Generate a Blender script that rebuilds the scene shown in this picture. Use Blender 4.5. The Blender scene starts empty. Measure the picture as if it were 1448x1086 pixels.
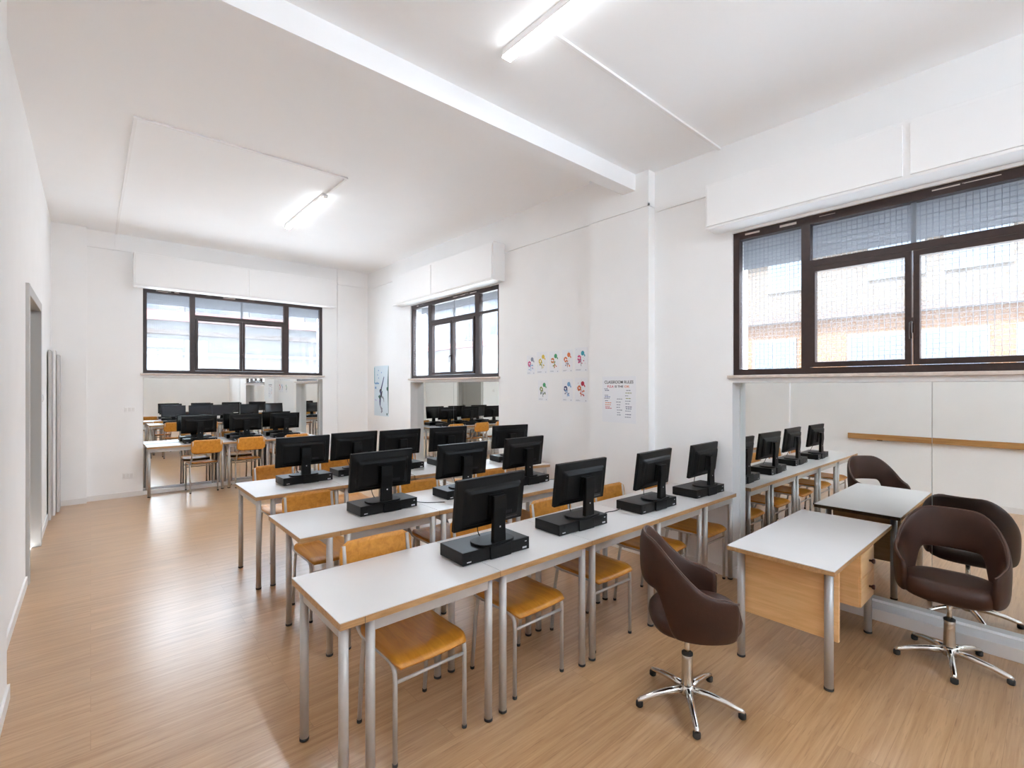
import bpy, math, random
from mathutils import Vector, Matrix
R = math.radians
rnd = random.Random(7)
SC = bpy.context.scene
COL = SC.collection

# ------------------------------------------------------------------ materials
MATS = {}
def nodes(name):
    m = bpy.data.materials.new(name); m.use_nodes = True
    nt = m.node_tree
    b = nt.nodes['Principled BSDF']
    MATS[name] = m
    return m, nt, b
def sset(b, **kw):
    for k, v in kw.items():
        b.inputs[k.replace('_', ' ')].default_value = v
def plain(name, col, rough=.5, metal=0., spec=.5, var=0., scale=8., bump=0., bscale=60., coat=0.):
    m, nt, b = nodes(name)
    c = (col[0], col[1], col[2], 1)
    b.inputs['Base Color'].default_value = c
    b.inputs['Roughness'].default_value = rough
    b.inputs['Metallic'].default_value = metal
    b.inputs['Specular IOR Level'].default_value = spec
    b.inputs['Coat Weight'].default_value = coat
    if var or bump:
        tc = nt.nodes.new('ShaderNodeTexCoord')
    if var:
        n = nt.nodes.new('ShaderNodeTexNoise'); n.inputs['Scale'].default_value = scale; n.inputs['Detail'].default_value = 6
        nt.links.new(tc.outputs['Object'], n.inputs['Vector'])
        r = nt.nodes.new('ShaderNodeValToRGB')
        r.color_ramp.elements[0].position = .3; r.color_ramp.elements[1].position = .7
        r.color_ramp.elements[0].color = tuple(max(0, x * (1 - var)) for x in col) + (1,)
        r.color_ramp.elements[1].color = tuple(min(1, x * (1 + var)) for x in col) + (1,)
        nt.links.new(n.outputs['Fac'], r.inputs['Fac']); nt.links.new(r.outputs['Color'], b.inputs['Base Color'])
    if bump:
        n2 = nt.nodes.new('ShaderNodeTexNoise'); n2.inputs['Scale'].default_value = bscale; n2.inputs['Detail'].default_value = 8
        nt.links.new(tc.outputs['Object'], n2.inputs['Vector'])
        bp = nt.nodes.new('ShaderNodeBump'); bp.inputs['Strength'].default_value = bump; bp.inputs['Distance'].default_value = .01
        nt.links.new(n2.outputs['Fac'], bp.inputs['Height']); nt.links.new(bp.outputs['Normal'], b.inputs['Normal'])
    return m
def wood(name, c0, c1, rough=.4, stretch=(1.5, 22, 22), scale=1.6, plank=False, coat=0., obj='Object'):
    m, nt, b = nodes(name)
    N = nt.nodes.new; L = nt.links.new
    tc = N('ShaderNodeTexCoord'); mp = N('ShaderNodeMapping'); mp.inputs['Scale'].default_value = stretch
    L(tc.outputs[obj], mp.inputs['Vector'])
    n = N('ShaderNodeTexNoise'); n.inputs['Scale'].default_value = scale; n.inputs['Detail'].default_value = 9; n.inputs['Distortion'].default_value = .8
    n.inputs['Roughness'].default_value = .62
    r = N('ShaderNodeValToRGB')
    r.color_ramp.elements[0].position = .33; r.color_ramp.elements[1].position = .66
    r.color_ramp.elements[0].color = tuple(c0) + (1,); r.color_ramp.elements[1].color = tuple(c1) + (1,)
    vec = mp.outputs['Vector']
    if plank:
        br = N('ShaderNodeTexBrick'); br.offset = .37; br.inputs['Scale'].default_value = 1
        br.inputs['Brick Width'].default_value = 1.25; br.inputs['Row Height'].default_value = .165
        br.inputs['Mortar Size'].default_value = .0012; br.inputs['Color1'].default_value = (0, 0, 0, 1); br.inputs['Color2'].default_value = (1, 1, 1, 1)
        br.inputs['Mortar'].default_value = (.5, .5, .5, 1)
        L(tc.outputs[obj], br.inputs['Vector'])
        ad = N('ShaderNodeVectorMath'); ad.operation = 'MULTIPLY_ADD'
        L(br.outputs['Color'], ad.inputs[0]); ad.inputs[1].default_value = (37, 11, 5); L(vec, ad.inputs[2]); vec = ad.outputs[0]
    L(vec, n.inputs['Vector']); L(n.outputs['Fac'], r.inputs['Fac'])
    col = r.outputs['Color']
    if plank:
        hs = N('ShaderNodeHueSaturation'); mr = N('ShaderNodeMapRange')
        mr.inputs['To Min'].default_value = .955; mr.inputs['To Max'].default_value = 1.045
        L(br.outputs['Color'], mr.inputs['Value']); L(mr.outputs['Result'], hs.inputs['Value']); L(col, hs.inputs['Color'])
        mx = N('ShaderNodeMix'); mx.data_type = 'RGBA'; L(br.outputs['Fac'], mx.inputs[0]); L(hs.outputs['Color'], mx.inputs[6])
        mx.inputs[7].default_value = tuple(x * .93 for x in c0) + (1,)
        col = mx.outputs[2]
        # fine dark pores along the grain
        mp2 = N('ShaderNodeMapping'); mp2.inputs['Scale'].default_value = (7, 120, 1); L(tc.outputs[obj], mp2.inputs['Vector'])
        n3 = N('ShaderNodeTexNoise'); n3.inputs['Scale'].default_value = 1; n3.inputs['Detail'].default_value = 4; L(mp2.outputs['Vector'], n3.inputs['Vector'])
        r3 = N('ShaderNodeValToRGB'); r3.color_ramp.elements[0].position = .27; r3.color_ramp.elements[1].position = .42
        r3.color_ramp.elements[0].color = (.70, .64, .58, 1); r3.color_ramp.elements[1].color = (1, 1, 1, 1); L(n3.outputs['Fac'], r3.inputs['Fac'])
        mu = N('ShaderNodeMix'); mu.data_type = 'RGBA'; mu.blend_type = 'MULTIPLY'; mu.inputs[0].default_value = 1
        L(col, mu.inputs[6]); L(r3.outputs['Color'], mu.inputs[7]); col = mu.outputs[2]
    L(col, b.inputs['Base Color'])
    b.inputs['Roughness'].default_value = rough; b.inputs['Coat Weight'].default_value = coat; b.inputs['Coat Roughness'].default_value = .33
    return m
def emit(name, col, s):
    m, nt, b = nodes(name)
    b.inputs['Base Color'].default_value = (.8, .8, .8, 1)
    b.inputs['Emission Color'].default_value = tuple(col) + (1,); b.inputs['Emission Strength'].default_value = s
    return m
def glass(name, tint=(.95, .97, .98), haze=.0):
    m = bpy.data.materials.new(name); m.use_nodes = True; nt = m.node_tree; nt.nodes.clear(); MATS[name] = m
    N = nt.nodes.new; L = nt.links.new
    o = N('ShaderNodeOutputMaterial'); t = N('ShaderNodeBsdfTransparent'); t.inputs[0].default_value = tuple(tint) + (1,)
    g = N('ShaderNodeBsdfGlossy'); g.inputs['Roughness'].default_value = .02
    lw = N('ShaderNodeLayerWeight'); lw.inputs[0].default_value = .5
    pw = N('ShaderNodeMath'); pw.operation = 'POWER'; pw.inputs[1].default_value = 5; L(lw.outputs['Facing'], pw.inputs[0])
    f = N('ShaderNodeMath'); f.operation = 'MULTIPLY_ADD'; f.inputs[1].default_value = .95; f.inputs[2].default_value = .035; L(pw.outputs[0], f.inputs[0])
    mx = N('ShaderNodeMixShader'); L(f.outputs[0], mx.inputs[0]); L(t.outputs[0], mx.inputs[1]); L(g.outputs[0], mx.inputs[2])
    last = mx.outputs[0]
    if haze:
        d = N('ShaderNodeBsdfTranslucent'); d.inputs[0].default_value = (.9, .92, .95, 1)
        m2 = N('ShaderNodeMixShader'); m2.inputs[0].default_value = haze; L(last, m2.inputs[1]); L(d.outputs[0], m2.inputs[2]); last = m2.outputs[0]
    L(last, o.inputs[0])
    return m

WALL = plain('wall_paint', (.89, .887, .881), .75, spec=.25, var=.012, scale=3, bump=.06, bscale=90)
WHITE = plain('white_gloss', (.88, .875, .87), .45, spec=.4)
CEIL = plain('ceiling_paint', (.945, .95, .955), .8, spec=.2, var=.01, scale=2)
SKIRT = plain('skirting_white', (.80, .785, .77), .45)
FLOOR = wood('floor_laminate', (.40, .222, .098), (.55, .34, .178), .28, (1.1, 26, 1), 1.5, plank=True, coat=.6)
LAM = plain('white_laminate', (.625, .60, .585), .32, spec=.45, var=.012, scale=5)
EDGE = wood('beech_edge', (.36, .19, .07), (.53, .32, .15), .45, (3, 30, 30), 2.0)
PLY = wood('varnished_ply', (.47, .175, .014), (.64, .28, .034), .40, (20, 2.2, 20), 1.5, coat=.08)
OAK = wood('oak_panel', (.78, .47, .20), (.92, .60, .30), .42, (2, 2, 26), 1.5)
RAILW = wood('rail_wood', (.36, .17, .05), (.52, .28, .10), .4, (20, 1.4, 26), 1.4)
METAL = plain('grey_enamel', (.50, .475, .45), .42, .25, var=.06, scale=14)
METL2 = plain('light_grey_enamel', (.52, .52, .52), .38, .3)
RUBBER = plain('dark_rubber', (.03, .028, .026), .7)
BLACK = plain('black_plastic', (.0035, .0035, .0035), .45, spec=.2, bump=.03, bscale=400)
BLACK2 = plain('black_case', (.004, .004, .0042), .38, spec=.25)
SCREEN = plain('dark_screen', (.008, .008, .01), .12)
STICK = plain('silver_sticker', (.6, .6, .62), .4)
LEATH = plain('brown_leather', (.040, .014, .007), .48, spec=.38, var=.22, scale=10, bump=.10, bscale=160)
PIPING = plain('leather_seam', (.10, .05, .035), .5)
CHROME = plain('chrome', (.78, .76, .73), .10, 1.)
CHROMB = plain('brushed_chrome', (.62, .58, .52), .24, 1.)
BROWNF = plain('brown_window_paint', (.030, .013, .010), .38, var=.25, scale=30)
CHIP = plain('chipped_pale_paint', (.62, .55, .5), .6)
MARBLE = plain('sill_stone', (.62, .53, .47), .35, var=.12, scale=25)
DGREY = plain('door_grey', (.27, .255, .235), .5)
CGREY = plain('casing_grey', (.50, .49, .47), .45)
PGREY = plain('panel_grey', (.55, .53, .515), .5)
KNOB = plain('dark_knob', (.06, .018, .014), .3)
GAL = plain('steel_net', (.30, .31, .34), .5, .2)
SHUT = plain('shutter_slats', (.50, .51, .53), .6)
_t = SHUT.node_tree; _a = _t.nodes.new('ShaderNodeBsdfTranslucent'); _a.inputs[0].default_value = (.30, .31, .33, 1)
_m = _t.nodes.new('ShaderNodeMixShader'); _m.inputs[0].default_value = .6
_t.links.new(_t.nodes['Principled BSDF'].outputs[0], _m.inputs[1]); _t.links.new(_a.outputs[0], _m.inputs[2]); _t.links.new(_m.outputs[0], _t.nodes['Material Output'].inputs[0])
MIRR = plain('mirror_silver', (.90, .92, .905), .0, 1.)
BACKG = plain('mirror_edge', (.45, .52, .50), .3)
TUBE = emit('lamp_diffuser', (.90, .955, 1.01), 40)
TUBES = emit('lamp_side', (.90, .955, 1.01), 11)
TUBEF = emit('lamp_diffuser_far', (.90, .955, 1.01), 110)
PGLASS = glass('pane_glass', (.93, .95, .97), .03)
PAPER = plain('paper_white', (.85, .86, .885), .55)
PALEB = plain('paper_pale_blue', (.66, .76, .82), .5)
INK = plain('ink_black', (.02, .02, .025), .6)
def ink(n, c): return plain('ink_' + n, c, .6)
I = dict(pink=ink('pink', (.62, .08, .22)), grey=ink('grey', (.25, .27, .33)), yel=ink('yellow', (.72, .52, .08)), olive=ink('olive', (.30, .33, .10)),
         green=ink('green', (.07, .36, .16)), orange=ink('orange', (.70, .20, .07)), red=ink('red', (.55, .03, .07)), teal=ink('teal', (.04, .35, .45)),
         blue=ink('blue', (.10, .17, .45)), lblue=ink('light_blue', (.20, .38, .62)), navy=ink('navy', (.05, .06, .16)), dgreen=ink('dark_green', (.03, .11, .09)), lilac=ink('lilac', (.55, .52, .75)))

# ------------------------------------------------------------------ mesh builder
class MB:
    def __init__(s): s.v = []; s.f = []; s.m = []; s.sm = []; s.ml = []
    def mi(s, mat):
        if mat not in s.ml: s.ml.append(mat)
        return s.ml.index(mat)
    def add(s, vs, fs, mat, smooth=False, T=None):
        o = len(s.v); k = s.mi(mat)
        for p in vs:
            p = Vector(p)
            if T is not None: p = T @ p
            s.v.append(p)
        for f in fs: s.f.append([o + i for i in f]); s.m.append(k); s.sm.append(smooth)
        return s
    def box(s, x0, x1, y0, y1, z0, z1, mat, T=None, top=None):
        vs = [(x0, y0, z0), (x1, y0, z0), (x1, y1, z0), (x0, y1, z0), (x0, y0, z1), (x1, y0, z1), (x1, y1, z1), (x0, y1, z1)]
        fs = [(3, 2, 1, 0), (0, 1, 5, 4), (1, 2, 6, 5), (2, 3, 7, 6), (3, 0, 4, 7)]
        s.add(vs, fs, mat, False, T)
        s.add(vs[4:], [(0, 1, 2, 3)], top or mat, False, T)
        return s
    def tube(s, pts, r, mat, n=10, caps=True, T=None, sx=1.):
        pts = [Vector(p) for p in pts]
        rs = r if isinstance(r, (list, tuple)) else [r] * len(pts)
        vs = []; fs = []
        up = None
        for i, p in enumerate(pts):
            if i == 0: t = pts[1] - p
            elif i == len(pts) - 1: t = p - pts[i - 1]
            else: t = (pts[i + 1] - p).normalized() + (p - pts[i - 1]).normalized()
            t.normalize()
            if up is None:
                up = Vector((0, 0, 1)) if abs(t.z) < .9 else Vector((0, 1, 0))
            a = t.cross(up)
            if a.length < 1e-6: a = t.orthogonal()
            a.normalize(); up = a.cross(t).normalized()
            for k in range(n):
                q = 2 * math.pi * k / n
                vs.append(p + a * math.cos(q) * rs[i] * sx + up * math.sin(q) * rs[i])
        for i in range(len(pts) - 1):
            for k in range(n):
                b = (k + 1) % n
                fs.append((i * n + k, i * n + b, (i + 1) * n + b, (i + 1) * n + k))
        s.add(vs, fs, mat, True, T)
        if caps:
            s.add(vs[:n], [tuple(range(n))], mat, False, T); s.add(vs[-n:], [tuple(range(n))[::-1]], mat, False, T)
        return s
    def lathe(s, prof, c, mat, n=20, T=None, smooth=True):
        vs = []; fs = []
        for (r, z) in prof:
            for k in range(n):
                q = 2 * math.pi * k / n
                vs.append((c[0] + r * math.cos(q), c[1] + r * math.sin(q), c[2] + z))
        for i in range(len(prof) - 1):
            for k in range(n):
                b = (k + 1) % n
                fs.append((i * n + k, i * n + b, (i + 1) * n + b, (i + 1) * n + k))
        s.add(vs, fs, mat, smooth, T)
        s.add(vs[:n], [tuple(range(n))[::-1]], mat, False, T); s.add(vs[-n:], [tuple(range(n))], mat, False, T)
        return s
    def loft(s, rings, mat, smooth=True, caps=True, T=None):
        n = len(rings[0]); vs = [p for r in rings for p in r]; fs = []
        for i in range(len(rings) - 1):
            for k in range(n):
                b = (k + 1) % n
                fs.append((i * n + k, i * n + b, (i + 1) * n + b, (i + 1) * n + k))
        if caps: fs += [tuple(range(n))[::-1], tuple(range((len(rings) - 1) * n, len(rings) * n))]
        return s.add(vs, fs, mat, smooth, T)
    def prism(s, poly, T, h, mat, smooth=False):
        n = len(poly)
        vs = [(x, y, 0) for x, y in poly] + [(x, y, h) for x, y in poly]
        fs = [tuple(range(n))[::-1], tuple(range(n, 2 * n))] + [(i, (i + 1) % n, n + (i + 1) % n, n + i) for i in range(n)]
        return s.add(vs, fs, mat, smooth, T)
    def mesh(s, name):
        me = bpy.data.meshes.new(name)
        me.from_pydata([tuple(p) for p in s.v], [], s.f)
        for m in s.ml: me.materials.append(m)
        for p, k, q in zip(me.polygons, s.m, s.sm): p.material_index = k; p.use_smooth = q
        import bmesh
        bm = bmesh.new(); bm.from_mesh(me); bmesh.ops.remove_doubles(bm, verts=bm.verts, dist=1e-6); bmesh.ops.recalc_face_normals(bm, faces=bm.faces); bm.to_mesh(me); bm.free()
        return me
    def obj(s, name, parent=None, bevel=0, subsurf=0, segs=2):
        o = bpy.data.objects.new(name, s.mesh(name)); COL.objects.link(o)
        if parent is not None: o.parent = parent
        if bevel:
            b = o.modifiers.new('bevel', 'BEVEL'); b.width = bevel; b.segments = segs; b.limit_method = 'ANGLE'; b.angle_limit = R(40)
        if subsurf:
            q = o.modifiers.new('sub', 'SUBSURF'); q.levels = subsurf; q.render_levels = subsurf
        return o

def tag(o, label=None, cat=None, group=None, kind=None):
    if label: o['label'] = label
    if cat: o['category'] = cat
    if group: o['group'] = group
    if kind: o['kind'] = kind
    return o
def empty(name, loc=(0, 0, 0), rz=0., label=None, cat=None, group=None, kind=None):
    o = bpy.data.objects.new(name, None); COL.objects.link(o); o.empty_display_size = .1
    o.location = loc; o.rotation_euler = (0, 0, rz)
    return tag(o, label, cat, group, kind)
def copy_tree(o, parent=None):
    c = o.copy(); COL.objects.link(c)
    if parent is not None: c.parent = parent
    for ch in list(o.children): copy_tree(ch, c)
    return c
def st(mb, name, **k): return tag(mb.obj(name, **k), kind='structure')
def arc(p0, p1, p2, n=5):
    p0, p1, p2 = map(Vector, (p0, p1, p2))
    return [(p0 * (1 - t) ** 2 + p1 * 2 * t * (1 - t) + p2 * t * t) for t in [i / n for i in range(n + 1)]]
def rrect(w, h, r, n=5):
    out = []
    for cx, cy, a in ((w / 2 - r, h / 2 - r, 0), (-w / 2 + r, h / 2 - r, 90), (-w / 2 + r, -h / 2 + r, 180), (w / 2 - r, -h / 2 + r, 270)):
        for i in range(n + 1):
            q = R(a + 90 * i / n); out.append((cx + r * math.cos(q), cy + r * math.sin(q)))
    return out

# ------------------------------------------------------------------ room dimensions (metres)
XR, XL, YB, YF = 4.036, -.392, 8.878, -3.2
M3X, M1Y = 4.16, 9.01
C1, C2 = 3.63, 3.775          # ceiling heights of the near and the far bay
BY0, BY1 = 2.69, 2.835        # ceiling beam
W1 = (.577, 3.185, 1.79, 3.05); W2 = (4.868, 7.19, 1.725, 2.945); W3 = (-.535, 1.81, 1.69, 2.875)
D1 = (5.46, 6.79, 2.43)

st(MB().box(XL - .05, XR + .2, YF - .05, YB + .2, -.12, 0, FLOOR), 'floor')
cb = MB().box(XL - .25, XR + .3, YF - .3, BY0, C1, C1 + .4, CEIL)
cb.box(XL - .25, XR + .3, BY1, YB + .3, C2, C2 + .4, CEIL)
st(cb, 'ceiling')
st(MB().box(XL, 3.93, BY0, BY1, 3.475, C2 + .1, CEIL), 'ceiling_beam')

w = MB()
for y0, y1 in ((YF, W3[0]), (W3[1], W2[0]), (W2[1], YB)): w.box(XR, XR + .3, y0, y1, 0, 4.0, WALL)
for a in (W2, W3):
    w.box(XR, XR + .3, a[0], a[1], a[3], 4.0, WALL); w.box(M3X + .012, XR + .3, a[0], a[1], 0, a[2], WALL)
    w.box(XR, M3X + .012, a[0], a[1], a[2] - .06, a[2] - .02, WALL)
w.box(3.93, XR, 2.545, 3.25, 0, C2, WALL)
st(w, 'wall_right')
w = MB()
w.box(XL - .25, W1[0], YB, YB + .3, 0, 4.0, WALL); w.box(W1[1], XR + .3, YB, YB + .3, 0, 4.0, WALL)
w.box(W1[0], W1[1], YB, YB + .3, W1[3], 4.0, WALL); w.box(W1[0], W1[1], M1Y + .012, YB + .3, 0, W1[2], WALL)
w.box(W1[0], W1[1], YB, M1Y + .012, W1[2] - .06, W1[2] - .02, WALL)
w.box(XL, -.04, 8.775, YB, 0, C2, WALL); w.box(3.45, XR, YB - .025, YB, 0, C2, WALL)
st(w, 'wall_back')
w = MB()
w.box(XL - .25, XL, YF, D1[0] + .03, 0, 4.0, WALL); w.box(XL - .25, XL, D1[1] - .03, YB + .3, 0, 4.0, WALL); w.box(XL - .25, XL, D1[0] + .03, D1[1] - .03, D1[2] - .03, 4.0, WALL)
w.box(XL, XL + .07, 2.95, 3.55, 0, C2, WALL)
st(w, 'wall_left')
W_FILL = (.25, 3.35, 2.08, 3.36)  # opening for an added, unseen high window that lets daylight onto the ceiling
w = MB()
w.box(XL - .25, W_FILL[0], YF - .3, YF, 0, 4.0, WALL); w.box(W_FILL[1], XR + .3, YF - .3, YF, 0, 4.0, WALL)
w.box(W_FILL[0], W_FILL[1], YF - .3, YF, 0, W_FILL[2], WALL); w.box(W_FILL[0], W_FILL[1], YF - .3, YF, W_FILL[3], 4.0, WALL)
st(w, 'wall_front')
H = .075
b = MB().box(XL, XL + .012, YF, 2.95, 0, H, SKIRT).box(XL + .07, XL + .082, 2.95, 3.55, 0, H, SKIRT).box(XL, XL + .012, 3.55, D1[0], 0, H, SKIRT).box(XL, XL + .012, D1[1], 8.775, 0, H, SKIRT)
st(b, 'baseboard_left')
b = MB().box(XL, -.04, 8.763, 8.775, 0, H, SKIRT).box(-.052, W1[0], YB - .012, YB, 0, H, SKIRT).box(W1[1], XR, YB - .037, YB - .025, 0, H, SKIRT)
st(b, 'baseboard_back')
b = MB()
for y0, y1 in ((YF, W3[0]), (W3[1], 2.545), (3.25, W2[0]), (W2[1], YB - .04)): b.box(XR - .012, XR, y0, y1, 0, H, SKIRT)
b.box(3.918, 3.93, 2.545, 3.25, 0, H, SKIRT)
st(b, 'baseboard_right')
st(MB().box(XR - .004, M3X + .012, W3[0], W3[1], 0, .08, SKIRT), 'trim_1', bevel=.004)
st(MB().box(XR - .004, M3X + .012, W2[0], W2[1], 0, .08, SKIRT), 'trim_2', bevel=.004)
st(MB().box(W1[0], W1[1], YB - .004, M1Y + .012, 0, .06, SKIRT), 'trim_3', bevel=.004)

# ------------------------------------------------------------------ doors
d = empty('door_1', (XL, D1[0], 0), kind='structure')
y1 = D1[1] - D1[0]; t = D1[2]
f = MB()
for a, c in ((0, .085), (y1 - .085, y1)): f.box(-.25, .022, a, c, 0, t, CGREY)
f.box(-.25, .022, .085, y1 - .085, t - .085, t, CGREY)
f.obj('door_frame', d, bevel=.004)
MB().box(-.16, -.115, .085, y1 - .085, .008, t - .085, DGREY).obj('door_leaf', d)
h = MB(); h.tube([(-.115, .2, 1.02), (-.07, .2, 1.02), (-.07, .32, 1.02)], .009, CHROMB, 8); h.obj('door_handle', d)

p = empty('folded_panel', (XL + .012, 8.05, 0), 0, 'tall pale grey panels standing folded together in the corner left of the window', 'panel')
for i, (x0, x1, y0, y1_, zz, mt) in enumerate(((0, .024, -.12, .30, 2.03, CGREY), (.028, .05, .14, .56, 2.05, WHITE), (.056, .082, .33, .68, 2.0, PGREY))):
    MB().box(x0, x1, y0, y1_, 0, zz, mt).obj('panel_leaf', p, bevel=.004)

# ------------------------------------------------------------------ windows
def window(n, wdt, hgt, T, cols, transom, split_right=False, handle=True):
    """local: x along the wall, y outward, z up. cols = pane edges along x."""
    root = empty('window_%d' % n, T.to_translation(), T.to_euler().z, kind='structure')
    a, b_, c, d_, e, f_ = cols   # left pane end, mullion end, centre mullion start/end, right mullion start/end
    y0, y1 = .02, .085
    fr = MB(); o = .048
    fr.box(0, wdt, y0, y1, 0, o, BROWNF); fr.box(0, wdt, y0, y1, hgt - .062, hgt, BROWNF)
    fr.box(0, o, y0, y1, o, hgt - .062, BROWNF); fr.box(wdt - o, wdt, y0, y1, o, hgt - .062, BROWNF)
    fr.box(a, b_, y0, y1, o, hgt - .062, BROWNF); fr.box(e, f_, y0, y1, o, hgt - .062, BROWNF)
    fr.box(b_, e, y0, y1, transom, transom + .05, BROWNF)
    if split_right: fr.box(f_, wdt - o, y0, y1, transom + .01, transom + .045, BROWNF)
    # chipped paint along the head
    for k in range(9):
        xx = rnd.uniform(.05, wdt - .25); l = rnd.uniform(.04, .2)
        fr.box(xx, xx + l, y0 - .0012, y0, hgt - .025 + rnd.uniform(-.012, .01), hgt - .019, CHIP)
    fr.obj('window_frame', root)
    for x0, x1 in ((b_, (c + d_) / 2 - .002), ((c + d_) / 2 + .002, e)):
        s = MB(); q = .036; z0, z1 = o + .004, transom - .004
        s.box(x0 + .003, x1 - .003, y0 - .012, y1 - .02, z0, z0 + q, BROWNF); s.box(x0 + .003, x1 - .003, y0 - .012, y1 - .02, z1 - q, z1, BROWNF)
        s.box(x0 + .003, x0 + q, y0 - .012, y1 - .02, z0 + q, z1 - q, BROWNF); s.box(x1 - q, x1 - .003, y0 - .012, y1 - .02, z0 + q, z1 - q, BROWNF)
        so = s.obj('sash', root)
        MB().box(x0 + q, x1 - q, .045, .049, z0 + q, z1 - q, PGLASS).obj('pane', so)
    for x0, x1, z0, z1 in ((o, a, o, hgt - .062), (b_, e, transom + .05, hgt - .062), (f_, wdt - o, o, hgt - .062)):
        MB().box(x0, x1, .05, .054, z0, z1, PGLASS).obj('pane', root)
    m = (c + d_) / 2
    MB().box(m - .014, m + .014, .056, .075, transom + .05, hgt - .062, SHUT).obj('muntin', root)
    hd = MB(); zc = o + .26
    hd.box(m - .012, m + .012, -.004, .008, zc - .05, zc + .05, BROWNF); hd.tube([(m, -.004, zc + .02), (m, -.035, zc + .015), (m, -.035, zc - .09)], .008, BROWNF, 8)
    hd.obj('window_handle', root)
    MB().box(-.03, wdt + .03, -.035, .1, -.024, 0, MARBLE).obj('window_sill', root, bevel=.004)
    return root
def TW(side, a):   # frame of reference of a window
    if side == 'R': return Matrix.Translation((XR, a[1], a[2])) @ Matrix.Rotation(R(-90), 4, 'Z')
    return Matrix.Translation((a[0], YB, a[2]))
def net(name, T, wdt, hgt, cell, r, label):
    m = MB(); y = .15
    n = int(wdt / cell)
    for i in range(n + 1):
        x = i * wdt / n; m.tube([(x, y, 0), (x, y, hgt)], r, GAL, 4, False)
    n = int(hgt / cell)
    for i in range(n + 1):
        z = i * hgt / n; m.tube([(0, y + 2 * r, z), (wdt, y + 2 * r, z)], r, GAL, 4, False)
    o = m.obj(name); o.matrix_world = T; tag(o, label, 'window grating'); return o
def shutter(T, wdt, hgt, drop, label):
    m = MB(); n = max(2, int(drop / .038)); y = .215
    for i in range(n):
        z1 = hgt - .003 - i * drop / n; z0 = hgt - .003 - (i + 1) * drop / n
        m.box(.004, wdt - .004, y, y + .012, z0 + .003, z1 - .0005, SHUT); m.box(.004, wdt - .004, y + .004, y + .008, z0, z0 + .003, SHUT)
    o = m.obj('roller_shutter'); o.matrix_world = T; tag(o, label, 'shutter'); return o

T1, T2, T3 = TW('B', W1), TW('R', W2), TW('R', W3)
w1 = W1[1] - W1[0]; w2 = W2[1] - W2[0]; w3 = W3[1] - W3[0]
window(1, w1, W1[3] - W1[2], T1, (.58, .65, 1.26, 1.35, 1.95, 2.03), .87)
window(2, w2, W2[3] - W2[2], T2, (.53, .63, 1.145, 1.27, 1.77, 1.87), .86, True)
window(3, w3, W3[3] - W3[2], T3, (.512, .571, 1.137, 1.2, 1.77, 1.83), .80)
window(4, W_FILL[1] - W_FILL[0], W_FILL[3] - W_FILL[2], Matrix.Translation((W_FILL[1], YF, W_FILL[2])) @ Matrix.Rotation(R(180), 4, 'Z'), (.75, .82, 1.51, 1.59, 2.28, 2.35), .87)  # added window behind the camera, there only to light the ceiling
net('window_grating', T1, w1, W1[3] - W1[2], .026, .0012, 'fine wire grating outside the window above the back mirror')
net('window_grating', T2, w2, W2[3] - W2[2], .03, .0012, 'fine wire grating outside the middle window beyond the pillar')
net('window_grating', T3, w3, W3[3] - W3[2], .032, .0019, 'coarse wire grating outside the big window above the teacher desk')
shutter(T1, w1, W1[3] - W1[2], .20, 'rolled-up grey shutter edge outside the back wall window')
shutter(T2, w2, W2[3] - W2[2], .12, 'rolled-up grey shutter edge outside the middle window beyond the pillar')
shutter(T3, w3, W3[3] - W3[2], .27, 'rolled-up grey shutter edge outside the big window above the teacher desk')

def shbox(T, x0, x1, z0, z1, joints, label):
    r = empty('shutter_box', T.to_translation(), T.to_euler().z, label, 'shutter box', 'white shutter boxes above the windows')
    D = .2
    MB().box(x0, x1, -D, -.001, z0, z1, WHITE).obj('box_body', r, bevel=.006)
    xs = [x0] + joints + [x1]
    for i in range(len(xs) - 1):
        MB().box(xs[i] + .018, xs[i + 1] - .018, -D - .012, -D, z0 + .02, z1 - .03, WHITE).obj('front_panel', r, bevel=.003)
    return r
B = lambda y: Matrix.Translation((0, y, 0))
shbox(Matrix.Translation((0, YB, 0)), .46, 3.37, 3.035, 3.51, [1.915], 'white shutter box over the back wall window')
TR = Matrix.Translation((XR, 0, 0)) @ Matrix.Rotation(R(-90), 4, 'Z')    # x_local = -Y
shbox(TR, -7.45, -4.74, 2.955, 3.44, [-6.2], 'white shutter box over the middle window, its end facing the pillar')
shbox(TR, -1.945, .9, 2.895, 3.265, [-.635, .6], 'white shutter box over the big window at the teacher desk')

# ------------------------------------------------------------------ mirrors
def mirror(T, x0, x1, z0, z1, seams, label, dk=False):
    r = empty('wall_mirror', T.to_translation(), T.to_euler().z, label, 'mirror')
    xs = [x0] + seams + [x1]
    for i in range(len(xs) - 1):
        m = MB(); a, c = xs[i] + .0015, xs[i + 1] - .0015
        m.box(a, c, 0, .005, z0, z1, BACKG)
        m.add([(a, -.0006, z0), (c, -.0006, z0), (c, -.0006, z1), (a, -.0006, z1)], [(0, 1, 2, 3)], MIRR)
        m.obj('mirror_pane', r)
    m = MB(); m.box(x0, x1, -.006, .004, z0 - .016, z0, WHITE); m.obj('bottom_trim', r)
    return r
mirror(Matrix.Translation((0, M1Y + .004, 0)), W1[0] + .012, W1[1] - .012, .08, 1.725, [1.87], 'wide mirror under the back wall window, behind a row of tables')
TM = Matrix.Translation((M3X + .004, 0, 0)) @ Matrix.Rotation(R(-90), 4, 'Z')
mirror(TM, -W2[1] + .01, -W2[0] - .01, .1, 1.66, [-6.1], 'mirror under the middle window beyond the pillar')
mirror(TM, -W3[1] + .01, -W3[0] - .01, .1, 1.628, [-.558], 'large mirror under the big window behind the teacher desk')

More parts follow.
